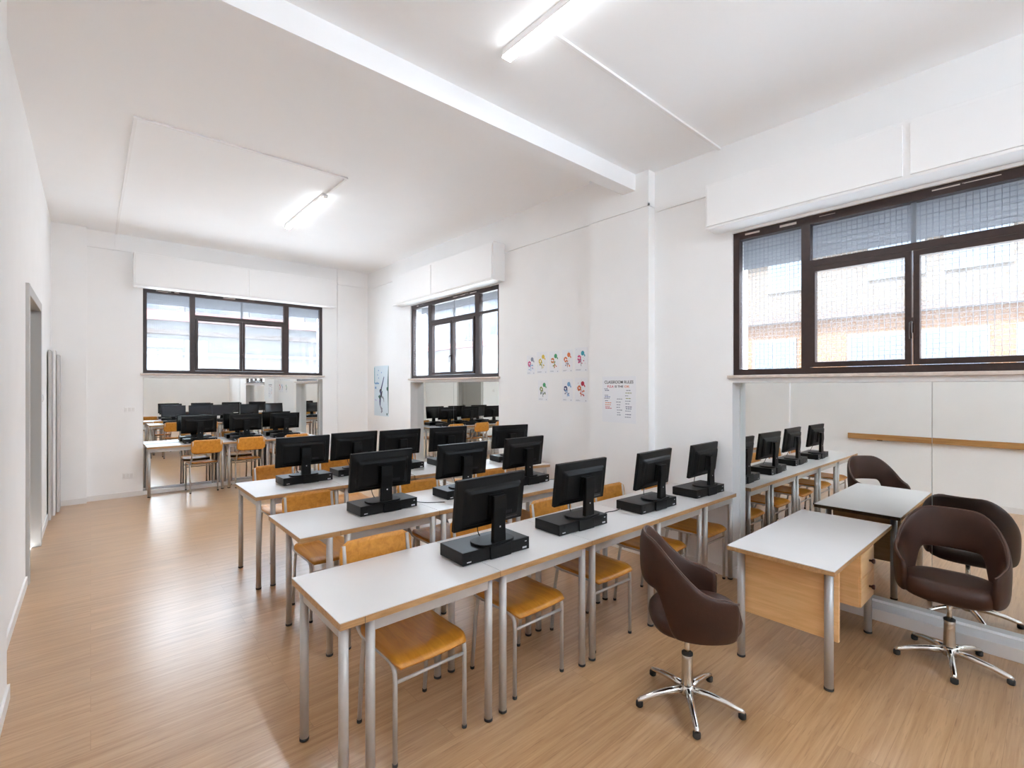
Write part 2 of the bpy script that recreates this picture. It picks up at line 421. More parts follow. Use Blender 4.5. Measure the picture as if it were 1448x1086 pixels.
# ------------------------------------------------------------------ ceiling lamps, conduits, switches
def lamp(loc, L, label, glow):
    r = empty('ceiling_lamp', loc, 0, label, 'ceiling lamp', 'fluorescent ceiling lamps')
    m = MB().box(-.030, .030, -L / 2, L / 2, -.045, 0, WHITE)
    for s in (-1, 1): m.box(min(s * .030, s * .0275), max(s * .030, s * .0275), -L / 2, L / 2, -.0585, -.045, TUBES)
    m.obj('lamp_housing', r)
    MB().box(-.0272, .0272, -L / 2 + .0085, L / 2 - .0085, -.058, -.0452, glow).obj('lamp_diffuser', r)
    for s in (-1, 1): MB().box(-.029, .029, s * L / 2 - (.008 if s > 0 else 0), s * L / 2 + (.008 if s < 0 else 0), -.064, -.045, WHITE).obj('end_cap', r)
lamp((1.99, 6.15, C2 - .001), 1.38, 'tube lamp on the far ceiling bay toward the back window', TUBEF)
lamp((1.89, 1.53, C1 - .001), 1.36, 'large bright tube lamp on the near ceiling bay before the beam', TUBE)
def strip(name, segs, label, cat='cable duct', group=None):
    m = MB()
    for a in segs: m.box(*a, WHITE)
    return tag(m.obj(name), label, cat, group)
strip('cable_duct', [(.26, .285, 4.93, YB - .001, C2 - .016, C2 - .0005), (.26, 2.02, 4.90, 4.93, C2 - .016, C2 - .0005), (1.995, 2.02, 4.93, 5.47, C2 - .016, C2 - .0005), (.26, .285, YB - .016, YB - .0005, 3.56, C2 - .016)], 'white cable duct running around the far ceiling to the tube lamp')
strip('cable_duct', [(1.93, XR - .001, 1.905, 1.93, C1 - .016, C1 - .0005)], 'white cable duct from the near tube lamp to the window wall')
strip('cable_duct', [(-.04, .455, YB - .018, YB - .0005, 3.535, 3.56)], 'short white cable duct left of the back window shutter box')
strip('cable_duct', [(3.375, 3.45, YB - .018, YB - .0005, 3.485, 3.508), (3.45, XR - .019, YB - .043, YB - .0255, 3.485, 3.508)], 'short white cable duct right of the back window shutter box')
strip('cable_duct', [(XR - .018, XR - .0005, 7.455, YB - .045, 3.455, 3.48)], 'white cable duct between the room corner and the middle shutter box')
strip('cable_duct', [(XR - .022, XR - .0005, 3.26, 4.735, 3.325, 3.36)], 'white cable duct from the middle shutter box to the pillar')
strip('cable_duct', [(3.914, 3.9295, 2.53, 3.25, 3.29, 3.31), (3.914, XR - .023, 2.53, 2.5445, 3.29, 3.31)], 'thin white cable duct wrapped around the pillar')
strip('cable_duct', [(XR - .022, XR - .0005, 1.95, 2.525, 3.245, 3.285)], 'white cable duct between the pillar and the big shutter box')
def plate(T, wdt, hgt, n, name, label, cat):
    m = MB(); m.box(-wdt / 2, wdt / 2, -.009, 0, -hgt / 2, hgt / 2, WHITE)
    for i in range(n):
        c = -wdt / 2 + wdt * (i + .5) / n
        m.box(c - wdt / n * .38, c + wdt / n * .38, -.012, -.009, -hgt * .32, hgt * .32, SKIRT)
    o = m.obj(name, bevel=.002); o.matrix_world = T; tag(o, label, cat)
plate(Matrix.Translation((.425, YB - .0005, 1.262)), .12, .08, 3, 'light_switch', 'white three-rocker light switch left of the back mirror', 'switch')
plate(Matrix.Translation((.405, YB - .0005, .31)), .12, .08, 3, 'power_socket', 'white power socket low on the wall left of the back mirror', 'socket')
plate(Matrix.Translation((XL + .0005, 7.26, 1.47)) @ Matrix.Rotation(R(90), 4, 'Z'), .08, .08, 1, 'light_switch', 'small white light switch past the grey door', 'switch')

# rail on the left wall, visible in the near mirror
r = empty('wall_rail', (XL, 0, 0), 0, 'long wooden handrail on the left wall, seen in the large mirror', 'handrail')
MB().box(.03, .055, -2.4, 2.137, .812, .892, RAILW).obj('rail', r, bevel=.004)
for y in (-1.6, .1, 1.75): MB().box(0.0005, .03, y - .03, y + .03, .80, .84, INK).obj('bracket', r)

# ------------------------------------------------------------------ furniture builders
def leg_mb(x, y, h, r=.019, mat=METAL):
    m = MB(); m.tube([(x, y, .012), (x, y, h)], r, mat, 14); return m
def add_leg(root, x, y, h, r=.019, mat=METAL):
    l = leg_mb(x, y, h, r, mat).obj('leg', root)
    c = MB(); c.lathe([(r * .95, 0), (r * 1.08, .002), (r * 1.08, .014)], (x, y, 0), RUBBER, 14); c.obj('foot_cap', l)
    return l
def table(x0, x1, y0, y1, z, label, group, rz=0., extra=None, il=.045, ir=.045, groove=None, lb=None, shift=0.):
    """student table; x0..x1, y0..y1 in world, rotated about its front left corner."""
    r = empty('school_table', (x0, y0, 0), rz, label, 'table', group)
    L, D = x1 - x0, y1 - y0
    t = MB()
    th = .030
    t.box(.0015, L - .0015, 0, D, z - th, z - .0035, EDGE); t.box(.0015, L - .0015, 0, D, z - .0035, z, LAM)
    if groove: t.box(groove - .001, groove + .001, -.0006, 0, z - th, z - .004, INK)
    t.obj('tabletop', r)
    zl = z - th
    fx = extra if extra else il
    a = MB()
    a.box(fx, L - ir, .025, .045, zl - .052, zl, METAL); a.box(il, L - ir, D - .055, D - .035, zl - .052, zl, METAL)
    a.box(il - .01, il + .01, .04, D - .045, zl - .052, zl, METAL); a.box(L - ir - .01, L - ir + .01, .04, D - .045, zl - .052, zl, METAL)
    a.obj('apron', r)
    yf, yb = .037 + shift, D - .085
    add_leg(r, il, yf, zl); add_leg(r, lb if lb else il, yb, zl); add_leg(r, L - ir, yf, zl); add_leg(r, L - ir, yb, zl)
    if extra: add_leg(r, extra, yf, zl)
    return r

R1Z, R2Z, R3Z, R4Z = .715, .735, .735, .73
G1 = 'white tables of the front row'; G2 = 'white tables of the second row'; G3 = 'white tables of the third row'; G4 = 'white tables against the back mirror'
Y1a, Y1b = 1.77, 2.34
ends = ['at its free aisle end, with an extra leg', 'second from the aisle end', 'third from the aisle end', 'fourth from the aisle end', 'short one touching the wall by the mirror']
xs = [.697, 1.478, 2.161, 2.86, 3.518, 4.022]
for i in range(5):
    table(xs[i], xs[i + 1], Y1a, Y1b, R1Z, 'white school table of the front row, ' + ends[i], G1, il=.03 if i == 0 else .045, extra=.138 if i == 0 else None, groove=.10 if i == 0 else None, ir=.033 if i == 4 else .045)
xs = [.893, 1.823, 2.53, 3.23]
e2 = ['at its free aisle end, with an extra leg', 'in the middle', 'nearest the window wall']
for i in range(3):
    table(xs[i], xs[i + 1], 2.844, 3.49, R2Z, 'white school table of the second row, ' + e2[i], G2, il=.175 if i == 0 else .045, extra=.285 if i == 0 else None, groove=.235 if i == 0 else None, lb=.105 if i == 0 else None, shift=-.018)
table(.966, 1.657, 4.13, 4.85, R3Z, 'white school table of the third row, at its free aisle end', G3, il=.03, extra=.135)
table(1.657, 2.36, 4.13, 4.85, R3Z, 'white school table of the third row, second from the aisle end', G3)
table(2.365, 3.06, 4.12, 4.82, R3Z, 'white school table of the third row, third from the aisle end', G3, R(-5))
table(3.087, 3.85, 3.89, 4.55, R3Z, 'white school table of the third row, turned askew near the window wall', G3, R(-12))
table(.60, 1.59, 8.55, 8.995, R4Z, 'long white school table before the back mirror, at its switch side', G4, il=.03, shift=.03)
table(1.59, 2.235, 8.55, 8.995, R4Z, 'middle white school table standing before the back mirror', G4, shift=.03)
table(2.235, 3.0, 8.55, 8.995, R4Z, 'white school table before the back mirror, on the poster wall side', G4, shift=.03)

# ---- school chair, local: front edge of the seat at y=0, seat toward +y, sitter looks to -y
def make_chair():
    root = empty('school_chair')
    # seat: curved ply with waterfall front
    n = 16; W = .37; prof = []
    for i in range(n + 1):
        q = i / n; y = -.012 + q * .40
        z = .445 - .028 * max(0, (.22 - q) / .22) ** 2 - .008 * math.sin(math.pi * q) + .012 * max(0, (q - .8) / .2) ** 2
        prof.append((y, z, q))
    m = MB(); vs = []; fs = []; nx = 12
    for (y, z, q) in prof:
        hw = W / 2 * (1 - .10 * max(0, (.15 - q) / .15) ** 2 - .16 * max(0, (q - .86) / .14) ** 2)
        for k in range(nx + 1):
            s = -1 + 2 * k / nx
            vs.append((s * hw, y, z + .006 * s * s))
    c = nx + 1
    for i in range(n):
        for k in range(nx): fs.append((i * c + k, i * c + k + 1, (i + 1) * c + k + 1, (i + 1) * c + k))
    m.add(vs, fs, PLY, True)
    o = m.obj('seat', root); so = o.modifiers.new('thick', 'SOLIDIFY'); so.thickness = .011; so.offset = -1
    # backrest
    m = MB(); vs = []; fs = []; out = rrect(.40, .205, .045, 5)
    nb = len(out)
    def bp(x, z, dy): return (x, .560 + .10 * z + dy - .30 * x * x * 1.0 + .0, .705 + z)
    # build as a grid for the curved plate, outline by rounding
    gx, gz = 14, 8
    for j in range(gz + 1):
        z = -.1025 + .205 * j / gz
        e = max(0, abs(z) - (.1025 - .045)); hw = .20 - (.045 - math.sqrt(max(0, .045 ** 2 - e ** 2)))
        for k in range(gx + 1):
            x = -hw + 2 * hw * k / gx
            vs.append((x, .568 + .12 * z - .35 * (x * x) , .706 + z))
    c = gx + 1
    for j in range(gz):
        for k in range(gx): fs.append((j * c + k, j * c + k + 1, (j + 1) * c + k + 1, (j + 1) * c + k))
    m.add(vs, fs, PLY, True)
    o = m.obj('backrest', root); so = o.modifiers.new('thick', 'SOLIDIFY'); so.thickness = .010; so.offset = 0
    rt = .0105
    for s in (-1, 1):
        x = s * .178
        # front leg rising into the seat rail
        m = MB(); m.tube([(x, .018, .012), (x, .018, .36)] + arc((x, .018, .37), (x, .02, .425), (x, .075, .428), 5)[1:], rt, METAL, 10)
        l = m.obj('leg', root); c_ = MB(); c_.lathe([(rt, 0), (rt * 1.15, .002), (rt * 1.15, .016)], (x, .018, 0), RUBBER, 10); c_.obj('foot_cap', l)
        m = MB(); m.tube([(x, .375, .012), (x, .345, .30), (x, .325, .40)] + [(x, .318, .424)], rt, METAL, 10)
        l = m.obj('leg', root); c_ = MB(); c_.lathe([(rt, 0), (rt * 1.15, .002), (rt * 1.15, .016)], (x, .375, 0), RUBBER, 10); c_.obj('foot_cap', l)
        m = MB(); m.tube([(x, .075, .428), (x, .33, .426)] + arc((x, .34, .426), (x, .40, .44), (x, .44, .50), 5)[1:] + [(x, .525, .632), (x, .548, .69), (x, .566, .79)], rt, METAL, 10)
        m.obj('side_rail', root)
    m = MB(); m.tube([(-.178, .018, .352), (.178, .018, .352)], .008, METAL, 8); m.obj('stretcher', root)
    m = MB(); m.tube([(-.178, .29, .418), (.178, .29, .418)], .008, METAL, 8); m.tube([(-.178, .12, .418), (.178, .12, .418)], .008, METAL, 8); m.obj('cross_bar', root)
    return root
chair0 = make_chair(); used = []
def chair(x, y, rz, label, group, sz=1.):
    c = chair0 if not used else copy_tree(chair0)
    used.append(1)
    c.location = (x, y, 0); c.rotation_euler = (0, 0, rz); c.scale = (1, 1, sz)
    tag(c, label, 'chair', group)
    return c
GC = 'wooden school chairs tucked under the %s row'
o5 = ['first from the aisle', 'second from the aisle', 'third from the aisle', 'fourth from the aisle', 'last one beside the wall']
for i, x in enumerate((1.14, 1.81, 2.45, 3.13, 3.775)):
    chair(x, 1.825, R((0, .8, -.6, .5, 0)[i]), 'wooden school chair under the front row, ' + o5[i], GC % 'front')
chair(1.30, 3.33, R(1), 'wooden school chair pulled out behind the second row, at its aisle end', GC % 'second', .95)
chair(2.08, 3.0, 0, 'wooden school chair under the second row, middle one', GC % 'second')
chair(2.86, 3.02, R(-1), 'wooden school chair under the second row, the one toward the window wall', GC % 'second')
for i, (x, y) in enumerate(((1.40, 4.66), (2.0, 4.62), (2.74, 4.64), (3.46, 4.5))):
    chair(x, y, R((1, -1, -4, -8)[i]), 'wooden school chair behind the third row, ' + (o5[i] if i < 3 else 'last one toward the window wall'), GC % 'third')
for i, x in enumerate((1.28, 1.9, 2.56)):
    chair(x, 8.90, R(180 + (2, -1, 1)[i]), 'wooden school chair facing the back mirror, ' + ('on the switch side', 'middle one', 'on the poster wall side')[i], 'wooden school chairs facing the back mirror')

# ---- computers and monitors; local: front face at y=0 facing -y, x centred, z=0 on the table
def make_pc():
    r = empty('computer_case')
    m = MB(); m.box(-.215, .215, .004, .215, .004, .067, BLACK2); m.obj('case_body', r, bevel=.003)
    m = MB(); m.box(-.215, .215, 0, .004, .004, .067, BLACK2)
    m.box(-.19, -.165, -.0012, 0, .014, .019, STICK); m.box(.168, .196, -.0012, 0, .012, .021, STICK); m.box(.185, .197, -.0012, 0, .046, .05, STICK)
    m.tube([(-.172, -.001, .048), (-.172, .002, .048)], .008, BLACK, 12); m.box(.09, .14, -.001, 0, .028, .032, BLACK); m.box(.15, .162, -.001, 0, .044, .050, BLACK)
    m.obj('front_panel', r)
    m = MB(); m.box(-.05, .085, -.008, 0, .002, .066, BLACK); m.obj('front_bracket', r, bevel=.002)
    m = MB()
    for sx in (-1, 1):
        for y in (.03, .19): m.box(sx * .19 - .012, sx * .19 + .012, y - .012, y + .012, 0, .004, RUBBER)
    m.obj('rubber_feet', r)
    return r
def make_mon():
    r = empty('monitor')
    T = Matrix.Translation((0, .062, .214)) @ Matrix.Rotation(R(7), 4, 'X')   # top leans to -y
    W, Hh = .468, .266
    m = MB()
    m.box(-W / 2, W / 2, -.008, .016, -Hh / 2, Hh / 2, BLACK, T)
    m.obj('bezel', r, bevel=.004)
    m = MB(); rings = []
    for (sx, sz, y) in ((.452, .25, -.008), (.39, .20, -.016), (.37, .18, -.030), (.325, .148, -.038)):
        oz = -.012 if y < -.01 else 0
        rings.append([T @ Vector((x, y, z + oz)) for x, z in rrect(sx, sz, .012, 3)])
    m.loft(rings, BLACK, False)
    m.box(-.05, .05, -.046, -.036, -.075, .045, BLACK, T)
    for k in range(5): m.box(.07 + k * .012, .075 + k * .012, -.0392, -.038, -.075, -.06, INK, T)
    m.box(-.16, -.06, -.0186, -.0166, -.108, -.102, STICK, T)
    m.obj('back_shell', r)
    m = MB(); m.box(-W / 2 + .014, W / 2 - .014, .016, .017, -Hh / 2 + .016, Hh / 2 - .014, SCREEN, T); m.obj('screen', r)
    m = MB()
    m.loft([[(x * .84, y + .0, .012) for x, y in rrect(.1, .03, .006, 3)], [(x * .8, y + .0, .10) for x, y in rrect(.1, .026, .006, 3)], [(x * .85, y - .008, .18) for x, y in rrect(.1, .024, .006, 3)], [(x * .85, y - .006, .25) for x, y in rrect(.1, .024, .006, 3)]], BLACK, False)
    m.box(-.004, .004, -.0150, -.0138, .085, .093, STICK)
    m.obj('stand_neck', r)
    m = MB(); base = [(x, y + .05) for x, y in rrect(.245, .145, .06, 6)]
    m.prism(base, Matrix.Identity(4), .012, BLACK); m.obj('stand_base', r, bevel=.003)
    m = MB(); m.tube(arc((-.06, .09, .125), (-.055, .12, .05), (-.02, .13, .012), 8), .0028, RUBBER, 6); m.obj('cable', r)
    return r
pc0, mon0 = make_pc(), make_mon(); nU = []
def station(xl, y, z, rz, lab, group, yaw=0., dx=0., xw=.43):
    a, b_ = (pc0, mon0) if not nU else (copy_tree(pc0), copy_tree(mon0)); nU.append(1)
    cx = xl + xw / 2
    a.location = (cx, y, z); a.rotation_euler = (0, 0, rz)
    b_.location = (cx + dx, y + .018, z + .0671); b_.rotation_euler = (0, 0, rz + yaw)
    tag(a, 'black flat desktop computer under the monitor, ' + lab, 'computer', group + ' computers')
    tag(b_, 'black flat monitor with its back showing, ' + lab, 'monitor', group + ' monitors')
f = 'front row, '
o = ('first from the aisle', 'second from the aisle', 'third from the aisle', 'fourth from the aisle', 'last toward the window wall')
for i, (x, y, yw) in enumerate(((1.365, 1.915, 1.5), (2.068, 1.93, -.5), (2.84, 1.888, 3), (3.565, 1.868, 2))):
    station(x, y, R1Z, R((-2, -2, -2, -2)[i]), 'front row, ' + o[i], 'front row', R(yw + 2), (.02, .06, .055, .035)[i])
for i, (x, y, yw) in enumerate(((1.337, 3.045, 0), (2.03, 3.055, -1), (2.70, 3.06, 2))):
    station(x, y, R2Z, R((2, 0, 0)[i]), 'second row, ' + o[i], 'second row', R(yw), -.02)
for i, (x, y, yw) in enumerate(((1.25, 4.42, 0), (1.764, 4.51, 0), (2.23, 4.45, 1), (2.80, 4.42, 0), (3.46, 4.14, -3))):
    station(x, y, R3Z, R((2, 1, 0, -3, -8)[i]), 'third row, ' + o[i], 'third row', R(yw), -.02)
for i, (x, yw) in enumerate(((1.06, 2), (1.70, -1), (2.30, 1))):
    station(x, 8.68, R4Z, 0, 'row before the back mirror, ' + ('switch side', 'middle one', 'poster wall side')[i], 'back row', R(yw), -.01)

# loose cables
def cable(pts, label, r=.003):
    m = MB(); P = []
    for i in range(len(pts) - 2):
        a = pts[i] if i == 0 else tuple((Vector(pts[i]) + Vector(pts[i + 1])) / 2)
        c = pts[-1] if i == len(pts) - 3 else tuple((Vector(pts[i + 1]) + Vector(pts[i + 2])) / 2)
        seg = arc(a, pts[i + 1], c, 6); P += seg if i == 0 else seg[1:]
    m.tube(P, r, RUBBER, 6); tag(m.obj('power_cable'), label, 'cable')
z = R1Z + .0035
cable([(4.012, 1.93, z + .03), (4.03, 1.93, z + .055), (4.027, 1.915, z + .03), (4.012, 1.885, z), (4.0, 1.87, z)], 'short black cable looping from the last front row computer to the wall')
cable([(2.83, 2.06, z + .012), (2.78, 2.07, z), (2.72, 2.10, z), (2.66, 2.08, z)], 'short black cable lying left of the third front row computer')
cable([(1.79, 3.11, R2Z + .02), (1.85, 3.10, R2Z + .004), (1.92, 3.06, R2Z + .0035), (1.98, 3.02, R2Z + .0035)], 'black cable lying right of the first second row computer')
cable([(3.155, 3.12, R2Z + .014), (3.17, 3.115, R2Z + .004), (3.2, 3.1, R2Z + .0035), (3.222, 3.09, R2Z + .0035)], 'black cable at the window wall end of the second row')
cable([(3.65, 2.36, .66), (3.66, 2.365, .5), (3.62, 2.37, .42), (3.68, 2.37, .36), (3.72, 2.38, .28), (3.75, 2.40, .10), (3.80, 2.42, .005)], 'black cable hanging behind the front row near the wall')

# ------------------------------------------------------------------ teacher desk
r = empty('teacher_desk', (0, 0, 0), 0, 'oak teacher desk with white top standing against the large mirror', 'desk')
TZ = .672
m = MB(); m.box(2.795, 4.028, .745, 1.285, TZ - .026, TZ - .004, EDGE); m.box(2.795, 4.028, .745, 1.285, TZ - .004, TZ, LAM); m.obj('desktop', r)
for (x, y) in ((2.925, .805), (2.905, 1.25), (3.795, .825), (3.795, 1.25)): add_leg(r, x, y, TZ - .026, .0215, METL2)
MB().box(2.938, 2.958, .765, 1.27, .258, TZ - .026, OAK).obj('modesty_panel', r)
MB().box(3.47, 3.77, .80, 1.225, .268, TZ - .026, OAK).obj('drawer_unit', r)
for z0, z1, kb in ((.27, .435, 1), (.44, .585, 1), (.592, .64, 0)):
    dr = MB().box(3.473, 3.767, .788, .80, z0, z1, OAK).obj('drawer', r, bevel=.002)
    if kb: kk = MB(); kk.lathe([(.007, 0), (.007, .012), (.014, .018), (.016, .026), (.010, .031)], (0, 0, 0), KNOB, 14, Matrix.Translation((3.655, .788, (z0 + z1) / 2)) @ Matrix.Rotation(R(90), 4, 'X')); kk.obj('knob', dr)
    else: MB().box(3.52, 3.72, .786, .788, z0 + .012, z1 - .008, EDGE).obj('finger_slot', dr)

# ------------------------------------------------------------------ brown tub chairs; local front = +x
def make_tub():
    root = empty('swivel_chair')
    A, Bb = .232, .248
    def sm(e0, e1, x): t = min(1, max(0, (x - e0) / (e1 - e0))); return t * t * (3 - 2 * t)
    rings = []; N = 44; amax = 128
    pip_t = []
    for i in range(N + 1):
        a = -amax + 2 * amax * i / N; q = abs(a)
        lo = .615 - .205 * sm(36, 58, q); hi = .855 - .235 * sm(22, 110, q) - .03 * sm(108, 128, q)
        lo += .008 * sm(118, 128, q)
        th = .055 - .010 * sm(115, 128, q)
        ring = []
        sec = rrect(1, 1, .32, 4)
        for (u, v) in sec:
            zz = lo + (v + .5) * (hi - lo)
            k = .86 + .14 * min(1, max(0, (zz - .36) / .42)) ** .8
            if q > 100: k *= 1
            rad = 1.0 * k
            ca, sa = math.cos(R(a)), math.sin(R(a))
            # taper thickness towards the rim
            tt = th * (1 - .35 * (v + .5))
            nx, ny = -ca, sa
            ring.append((-(A if q < 90 else A * 1.28) * rad * ca + nx * u * tt + .02, Bb * rad * sa + ny * u * tt, zz))
        rings.append(ring)
        pip_t.append((-(A if q < 90 else A * 1.28) * (.86 + .14 * min(1, max(0, (hi - .36) / .42)) ** .8) * math.cos(R(a)) + .02, Bb * (.86 + .14 * min(1, max(0, (hi - .36) / .42)) ** .8) * math.sin(R(a)), hi + .001))
    m = MB(); m.loft(rings, LEATH, True); o = m.obj('backrest', root, subsurf=1)
    m = MB(); m.tube(pip_t, .004, PIPING, 6); m.obj('rim_seam', o)
    rings = []
    for (zz, s, dx) in ((.392, .62, 0), (.395, .82, 0), (.408, .94, 0), (.432, 1.0, 0), (.462, 1.0, .004), (.487, .955, .006), (.498, .85, .0), (.496, .6, -.01), (.492, .3, -.02)):
        ring = []
        for k in range(36):
            q = 2 * math.pi * k / 36; c, s_ = math.cos(q), math.sin(q)
            x = math.copysign(abs(c) ** .72, c) * (.222 if c > 0 else .205) * s + dx; y = math.copysign(abs(s_) ** .72, s_) * .212 * s
            ring.append((x + .02, y, zz + (.01 * (x / .21) if zz > .48 else 0)))
        rings.append(ring)
    m = MB(); m.loft(rings, LEATH, True); m.obj('seat', root)
    m = MB(); m.lathe([(.06, .382), (.06, .393)], (0, 0, 0), BLACK, 18); m.lathe([(.014, .20), (.014, .383)], (0, 0, 0), CHROMB, 16); m.obj('gas_piston', root)
    m = MB(); m.lathe([(.030, .075), (.028, .10), (.0265, .22), (.0265, .245), (.022, .25)], (0, 0, 0), CHROMB, 20); c = m.obj('column', root)
    m = MB(); m.lathe([(.0275, 0), (.0275, .010), (.018, .016)], (0, 0, .243), RUBBER, 18); m.obj('collar', c)
    m = MB(); m.tube([(0, 0, .372), (-.03, .14, .365)], .006, CHROMB, 8); m.tube([(-.03, .14, .365), (-.04, .185, .363)], .009, BLACK, 8); m.obj('height_lever', root)
    hb = MB(); hb.lathe([(.034, .045), (.040, .06), (.036, .085), (.029, .095)], (0, 0, 0), CHROME, 20); hub = hb.obj('base_hub', root)
    for k in range(5):
        T = Matrix.Rotation(R(72 * k), 4, 'Z')
        m = MB(); m.tube([(.02, 0, .070), (.10, 0, .066), (.18, 0, .054), (.245, 0, .036), (.262, 0, .030)], [.020, .0175, .015, .0135, .010], CHROME, 10, T=T)
        l = m.obj('base_arm', root)
        m = MB(); m.lathe([(.014, .0), (.0175, .004), (.0175, .024), (.012, .029)], (.252, 0, 0), RUBBER, 14, T=T); m.obj('glide', l)
    return root
tub = make_tub()
def set_base(root, deg):     # turn the star base on its own
    for ch in root.children:
        if ch.name.startswith(('base_arm', 'base_hub')): ch.rotation_euler = (0, 0, R(deg))
t2 = copy_tree(tub)
tub.location = (2.273, 1.247, 0); tub.rotation_euler = (0, 0, R(-50)); set_base(tub, 2 + 50)
tag(tub, 'brown leather tub swivel chair between the front row and teacher desk', 'swivel chair', 'brown leather tub chairs')
t2.location = (3.743, .425, 0); t2.rotation_euler = (0, 0, R(184)); set_base(t2, 47 - 184)
tag(t2, 'brown leather tub swivel chair beside the drawers, before the large mirror', 'swivel chair', 'brown leather tub chairs')

# ------------------------------------------------------------------ posters
def TPR(x, y, z): return Matrix.Translation((x, y, z)) @ Matrix.Rotation(R(-90), 4, 'Z') @ Matrix.Rotation(R(90), 4, 'X')   # local x right, y up, z toward the room
def disc(m, x, y, rx, ry, mat, lvl=1, rot=0, n=14):
    T = Matrix.Translation((x, y, .0011 + .0003 * lvl)) @ Matrix.Rotation(R(rot), 4, 'Z')
    m.add([(rx * math.cos(2 * math.pi * k / n), ry * math.sin(2 * math.pi * k / n), 0) for k in range(n)], [tuple(range(n))], mat, False, T)
def lines(m, x, y, w, n, mat, dy=.008, h=.0022):
    for i in range(n): m.box(x, x + w * rnd.uniform(.55, 1), y - i * dy - h, y - i * dy, .001, .0013, mat)
def flower(T, w, h, cols, seed, label):
    g = random.Random(seed); m = MB(); m.box(0, w, 0, h, 0, .001, PAPER)
    a, b_, c = [I[k] for k in cols]
    cx, cy = w * .5, h * .55
    disc(m, cx + .022, cy + .055, .024, .026, a, 2); disc(m, cx + .05, cy + .03, .008, .014, a, 3, 20)
    for k in range(6):
        q = R(60 * k + g.uniform(0, 40)); disc(m, cx - .026 + .018 * math.cos(q), cy + .004 + .022 * math.sin(q), .010, .014, b_, 3 + k % 3, math.degrees(q))
    for k in range(9): disc(m, cx + g.uniform(-.035, .04), cy + g.uniform(-.075, -.01), g.uniform(.004, .011), g.uniform(.006, .012), g.choice((b_, c, c)), 4 + k % 4, g.uniform(0, 180))
    for k in range(8): disc(m, g.uniform(.02, w - .02), g.uniform(h * .32, h * .92), .0028, .0028, g.choice((a, b_, c)), 5)
    m.box(cx - .004, cx + .003, cy - .085, cy - .01, .001, .0014, c)
    lines(m, .016, .024, w * .42, 2, I['grey']); m.box(w - .03, w - .02, .012, .02, .001, .0014, I['grey'])
    o = m.obj('wall_poster'); o.matrix_world = T; tag(o, label, 'poster', 'small splash drawing posters on the window wall')
PO = [(4.329, 4.179, 1.741, 1.974, ('grey', 'pink', 'lblue'), 'small white poster with pink and grey splashes, end of the upper row away from pillar'),
      (4.154, 3.975, 1.75, 2.008, ('yel', 'yel', 'olive'), 'small white poster with yellow and olive splashes, second in the upper row'),
      (3.941, 3.783, 1.754, 2.005, ('green', 'orange', 'olive'), 'small white poster with green and orange splashes, middle of the upper row'),
      (3.739, 3.579, 1.757, 2.01, ('orange', 'orange', 'grey'), 'small white poster with orange splashes over the blue one'),
      (3.548, 3.366, 1.76, 2.023, ('teal', 'pink', 'grey'), 'small white poster with teal disc and pink splashes, nearest the pillar'),
      (4.13, 3.964, 1.426, 1.668, ('green', 'olive', 'dgreen'), 'small white poster with dark green splashes, alone in the lower row'),
      (3.739, 3.579, 1.427, 1.68, ('lblue', 'navy', 'lblue'), 'small white poster with blue splashes in the lower row'),
      (3.548, 3.366, 1.424, 1.694, ('red', 'orange', 'red'), 'small white poster with red splashes in the lower row, nearest the pillar')]
for i, (ya, yb, z0, z1, cols, lb) in enumerate(PO):
    flower(TPR(XR - .0006, ya, z0), ya - yb, z1 - z0, cols, 20 + i, lb)

def text(body, size, x, y, mat, parent, name='lettering', w=None):
    c = bpy.data.curves.new(name, 'FONT'); c.body = body; c.size = size; c.extrude = .0002; c.offset = size * .018
    c.materials.append(mat); o = bpy.data.objects.new(name, c); COL.objects.link(o); o.parent = parent; o.location = (x, y, .0013)
    bpy.context.view_layer.update()
    me = bpy.data.meshes.new_from_object(o.evaluated_get(bpy.context.evaluated_depsgraph_get()))
    bpy.data.objects.remove(o); bpy.data.curves.remove(c)
    xs_ = [v.co.x for v in me.vertices]; k = w / (max(xs_) - min(xs_)) if w else 1
    for v in me.vertices: v.co.x *= k
    me.name = name; o = bpy.data.objects.new(name, me); COL.objects.link(o); o.parent = parent; o.location = (x, y, .0013)
    return o
T = TPR(3.9294, 3.085, 1.238)
m = MB(); W, Hh = .405, .458; m.box(0, W, 0, Hh, 0, .001, PAPER)
g = random.Random(3)
for (x, ys, mats) in ((.022, (.335, .32, .27, .255, .24, .215, .195, .175, .155, .14), ('grey', 'navy', 'grey', 'blue', 'grey', 'navy', 'orange', 'orange', 'red', 'red')),
                      (.165, (.235, .205, .178, .152, .126, .10, .078), ('grey',) * 7),
                      (.275, (.32, .295, .268, .242, .216, .19, .16, .142, .12, .085, .06), ('grey', 'olive', 'grey', 'olive', 'grey', 'grey', 'navy', 'navy', 'grey', 'navy', 'grey'))):
    for y, c in zip(ys, mats):
        xx = x + g.uniform(0, .02)
        for k in range(g.randint(2, 3)):
            l = g.uniform(.012, .026); m.box(xx, xx + l, y - .004, y + .003, .001, .0013, I[c]); xx += l + .005
o = m.obj('wall_poster'); o.matrix_world = T; tag(o, 'white classroom rules poster with black heading on the pillar', 'poster')
text('CLASSROOM RULES', .040, .028, .388, INK, o, w=.345)
text('P.Z.A', .030, .065, .348, I['red'], o, w=.075); text('IS THE', .030, .155, .348, INK, o, w=.10); text('OK', .030, .27, .348, I['orange'], o, w=.06)

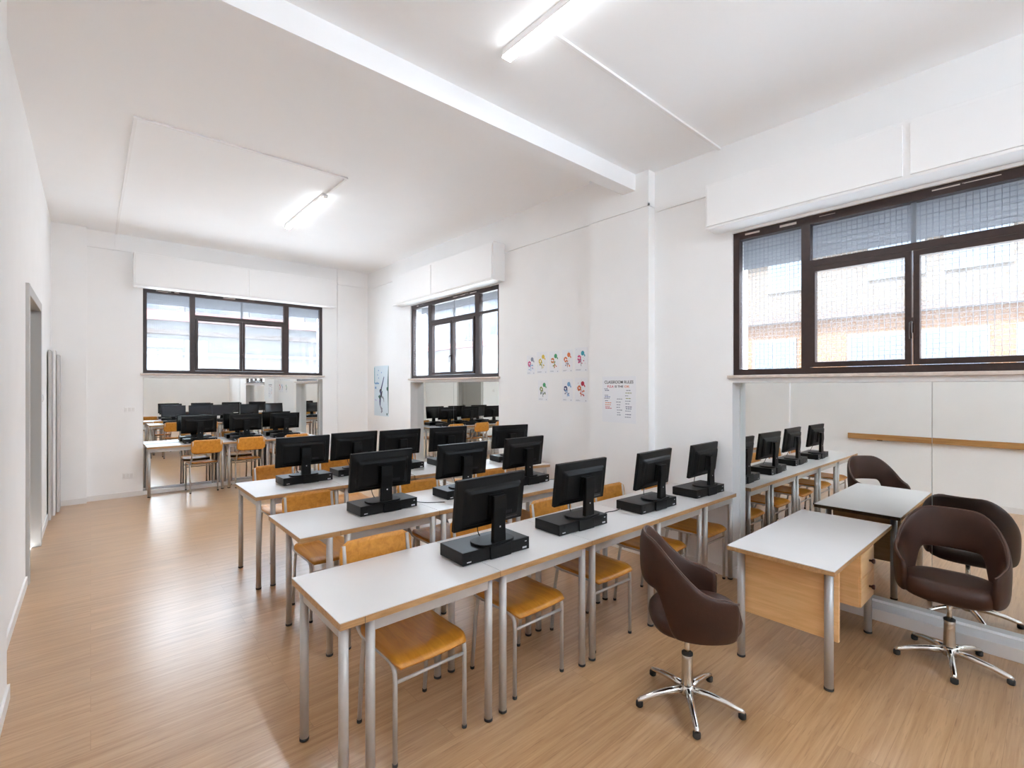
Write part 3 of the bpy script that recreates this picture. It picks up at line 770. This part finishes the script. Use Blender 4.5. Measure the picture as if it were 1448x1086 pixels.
# tall pale blue dancer poster in the far corner
m = MB(); W, Hh = .585, .925; m.box(0, W, 0, Hh, 0, .001, PALEB)
def stroke(pts, r, mat, lvl=1):
    for i in range(len(pts) - 1):
        (x0, y0), (x1, y1) = pts[i], pts[i + 1]; dx, dy = x1 - x0, y1 - y0; l = math.hypot(dx, dy) or 1; nx, ny = -dy / l, dx / l
        ra, rb = (r[i], r[i + 1]) if isinstance(r, (list, tuple)) else (r, r); zz = .0011 + .0003 * lvl
        m.add([(x0 + nx * ra, y0 + ny * ra, zz), (x1 + nx * rb, y1 + ny * rb, zz), (x1 - nx * rb, y1 - ny * rb, zz), (x0 - nx * ra, y0 - ny * ra, zz)], [(0, 1, 2, 3)], mat)
stroke([(.40, .72), (.29, .50)], [.012, .022], I['navy']); disc(m, .265, .47, .05, .03, INK, 3, 20)
stroke([(.25, .46), (.30, .40), (.26, .36)], [.03, .035, .03], I['navy'], 4); stroke([(.33, .46), (.30, .38), (.24, .34)], [.012, .02, .016], INK, 5)
stroke([(.24, .37), (.20, .33)], [.03, .04], I['dgreen'], 6); stroke([(.30, .36), (.38, .33), (.40, .26)], [.02, .018, .008], I['grey'], 3)
stroke([(.25, .34), (.24, .24), (.25, .18)], [.035, .025, .012], I['navy'], 4); stroke([(.25, .18), (.33, .11), (.29, .06)], [.012, .03, .015], I['grey'], 5)
stroke([(.575, .91), (.56, .62), (.565, .30), (.575, .05)], [.006, .022, .014, .006], I['dgreen'], 2); disc(m, .53, .50, .03, .035, I['dgreen'], 3)
for (x, y) in ((.18, .84), (.14, .76), (.18, .70), (.12, .62), (.30, .80)): disc(m, x, y, .016, .012, I['lblue'], 2)
stroke([(.03, .60), (.2, .60)], .014, I['lblue'], 2); stroke([(.03, .52), (.09, .52)], .02, I['lblue'], 3); stroke([(.03, .30), (.1, .28)], .012, I['lilac'], 2)
stroke([(.015, .9), (.015, .6)], .012, I['teal'], 1); m.box(.50, .54, .02, .06, .001, .0016, I['dgreen'])
o = m.obj('wall_poster'); o.matrix_world = TPR(XR - .0006, 8.555, 1.05); tag(o, 'tall pale blue poster with dark dancing figure near the room corner', 'poster')

# ------------------------------------------------------------------ outside: street and houses
F_OR = plain('facade_ochre', (.090, .041, .014), .85, var=.06, scale=1.5)
F_CR = plain('facade_cream', (.060, .045, .033), .85, var=.05, scale=1.5)
F_PA = plain('facade_pale', (.115, .114, .117), .85, var=.05, scale=1.2)
F_P2 = plain('facade_white', (.19, .19, .19), .85, var=.05, scale=1.2)
F_PK = plain('facade_pink', (.16, .072, .066), .85, var=.05, scale=1.2)
F_LE = plain('facade_ledge', (.042, .028, .022), .8)
F_WI = plain('facade_window', (.050, .062, .086), .35)
F_FR = plain('facade_frame', (.085, .083, .08), .6)
ASPH = plain('asphalt', (.68, .675, .67), .9, var=.1, scale=3)
st(MB().box(-2, 24, -12, 32, -.5, -.14, ASPH), 'street')
def house(name, T, w, hgt, zsplit, lower, upper, wins, ledges, label):
    """local: x along the facade, front face at y=0 looking to -y"""
    r = empty(name, T.to_translation(), T.to_euler().z, label, 'building')
    MB().box(0, w, 0, 4, -.14, zsplit, lower).obj('lower_wall', r)
    MB().box(0, w, 0, 4, zsplit, hgt, upper).obj('upper_wall', r)
    for (z0, z1, dpt, mt) in ledges: MB().box(-.05, w + .05, -dpt, 0, z0, z1, mt).obj('ledge', r)
    for (x, z0, ww, hh) in wins:
        m = MB(); m.box(x - .06, x + ww + .06, -.05, 0, z0 - .06, z0 + hh + .06, F_FR); fr = m.obj('window', r)
        m = MB(); m.box(x, x + ww / 2 - .02, -.06, -.05, z0, z0 + hh, F_WI); m.box(x + ww / 2 + .02, x + ww, -.06, -.05, z0, z0 + hh, F_WI); m.obj('pane', fr)
    return r
def TH(x, ymax): return Matrix.Translation((x, ymax, 0)) @ Matrix.Rotation(R(-90), 4, 'Z')
wins = []
for y in (6.9, 4.9, 2.94, 1.75, .45, -1.6, -3.6):
    wins += [(8 - y, .9, .85, 1.75), (8 - y + .35, 3.85, .8, .75)]
house('apartment_building', TH(12.2, 8), 16, 4.9, 3.12, F_OR, F_CR, wins, [(3.06, 3.2, .25, F_LE), (3.2, 3.55, .08, F_CR), (4.75, 4.95, .3, F_LE)], 'ochre and cream building across the street, outside the big window')
wins = []
for y in range(9): wins += [(1.0 + 1.85 * y, z0, .9, 1.5) for z0 in (.9, 3.7)]
house('apartment_building', TH(12.6, 26), 17.4, 5.4, 3.4, F_P2, F_P2, wins, [(3.3, 3.5, .3, F_PK), (5.2, 5.45, .25, F_LE)], 'pale building across the street, outside the middle window')
wins = []
for x in range(8): wins += [(.8 + 1.9 * x, z0, 1.0, 1.1) for z0 in (.8, 4.1)]
house('apartment_building', Matrix.Translation((-6, 19, 0)), 15.5, 5.4, 3.6, F_PA, F_PA, wins, [(3.7, 4.0, .3, F_PK), (3.25, 3.4, .5, F_LE), (2.6, 2.7, .3, F_PA), (5.3, 5.5, .3, F_PA)], 'white building with pink band, outside the back window')

# ------------------------------------------------------------------ light
wd = bpy.data.worlds.new('World'); SC.world = wd; wd.use_nodes = True
bg = wd.node_tree.nodes['Background']; bg.inputs[0].default_value = (.83, .93, 1.03, 1); bg.inputs[1].default_value = 7.6
sun = bpy.data.lights.new('sun', 'SUN'); sun.energy = 14.0; sun.angle = R(3); sun.color = (1, .97, .93)
so = bpy.data.objects.new('sun', sun); COL.objects.link(so); so.rotation_euler = (R(38), 0, R(-90))

# ------------------------------------------------------------------ camera
cam = bpy.data.cameras.new('camera'); co = bpy.data.objects.new('camera', cam); COL.objects.link(co)
cam.sensor_width = 36; cam.lens = 36 * 680 / 1448; cam.shift_y = 3 / 1448; cam.clip_start = .02
co.location = (0, 0, 1.6); co.rotation_euler = (R(90), 0, -R(90 - 48.772))
SC.camera = co
SC.view_settings.view_transform = 'Standard'; SC.view_settings.look = 'None'; SC.view_settings.gamma = 1
SC.view_settings.use_curve_mapping = False; SC.view_settings.exposure = 1.04
cy = SC.cycles
cy.max_bounces = 16; cy.diffuse_bounces = 14; cy.glossy_bounces = 6; cy.transparent_max_bounces = 16; cy.transmission_bounces = 6
cy.sample_clamp_indirect = 8; cy.use_denoising = True; cy.caustics_reflective = False; cy.caustics_refractive = False
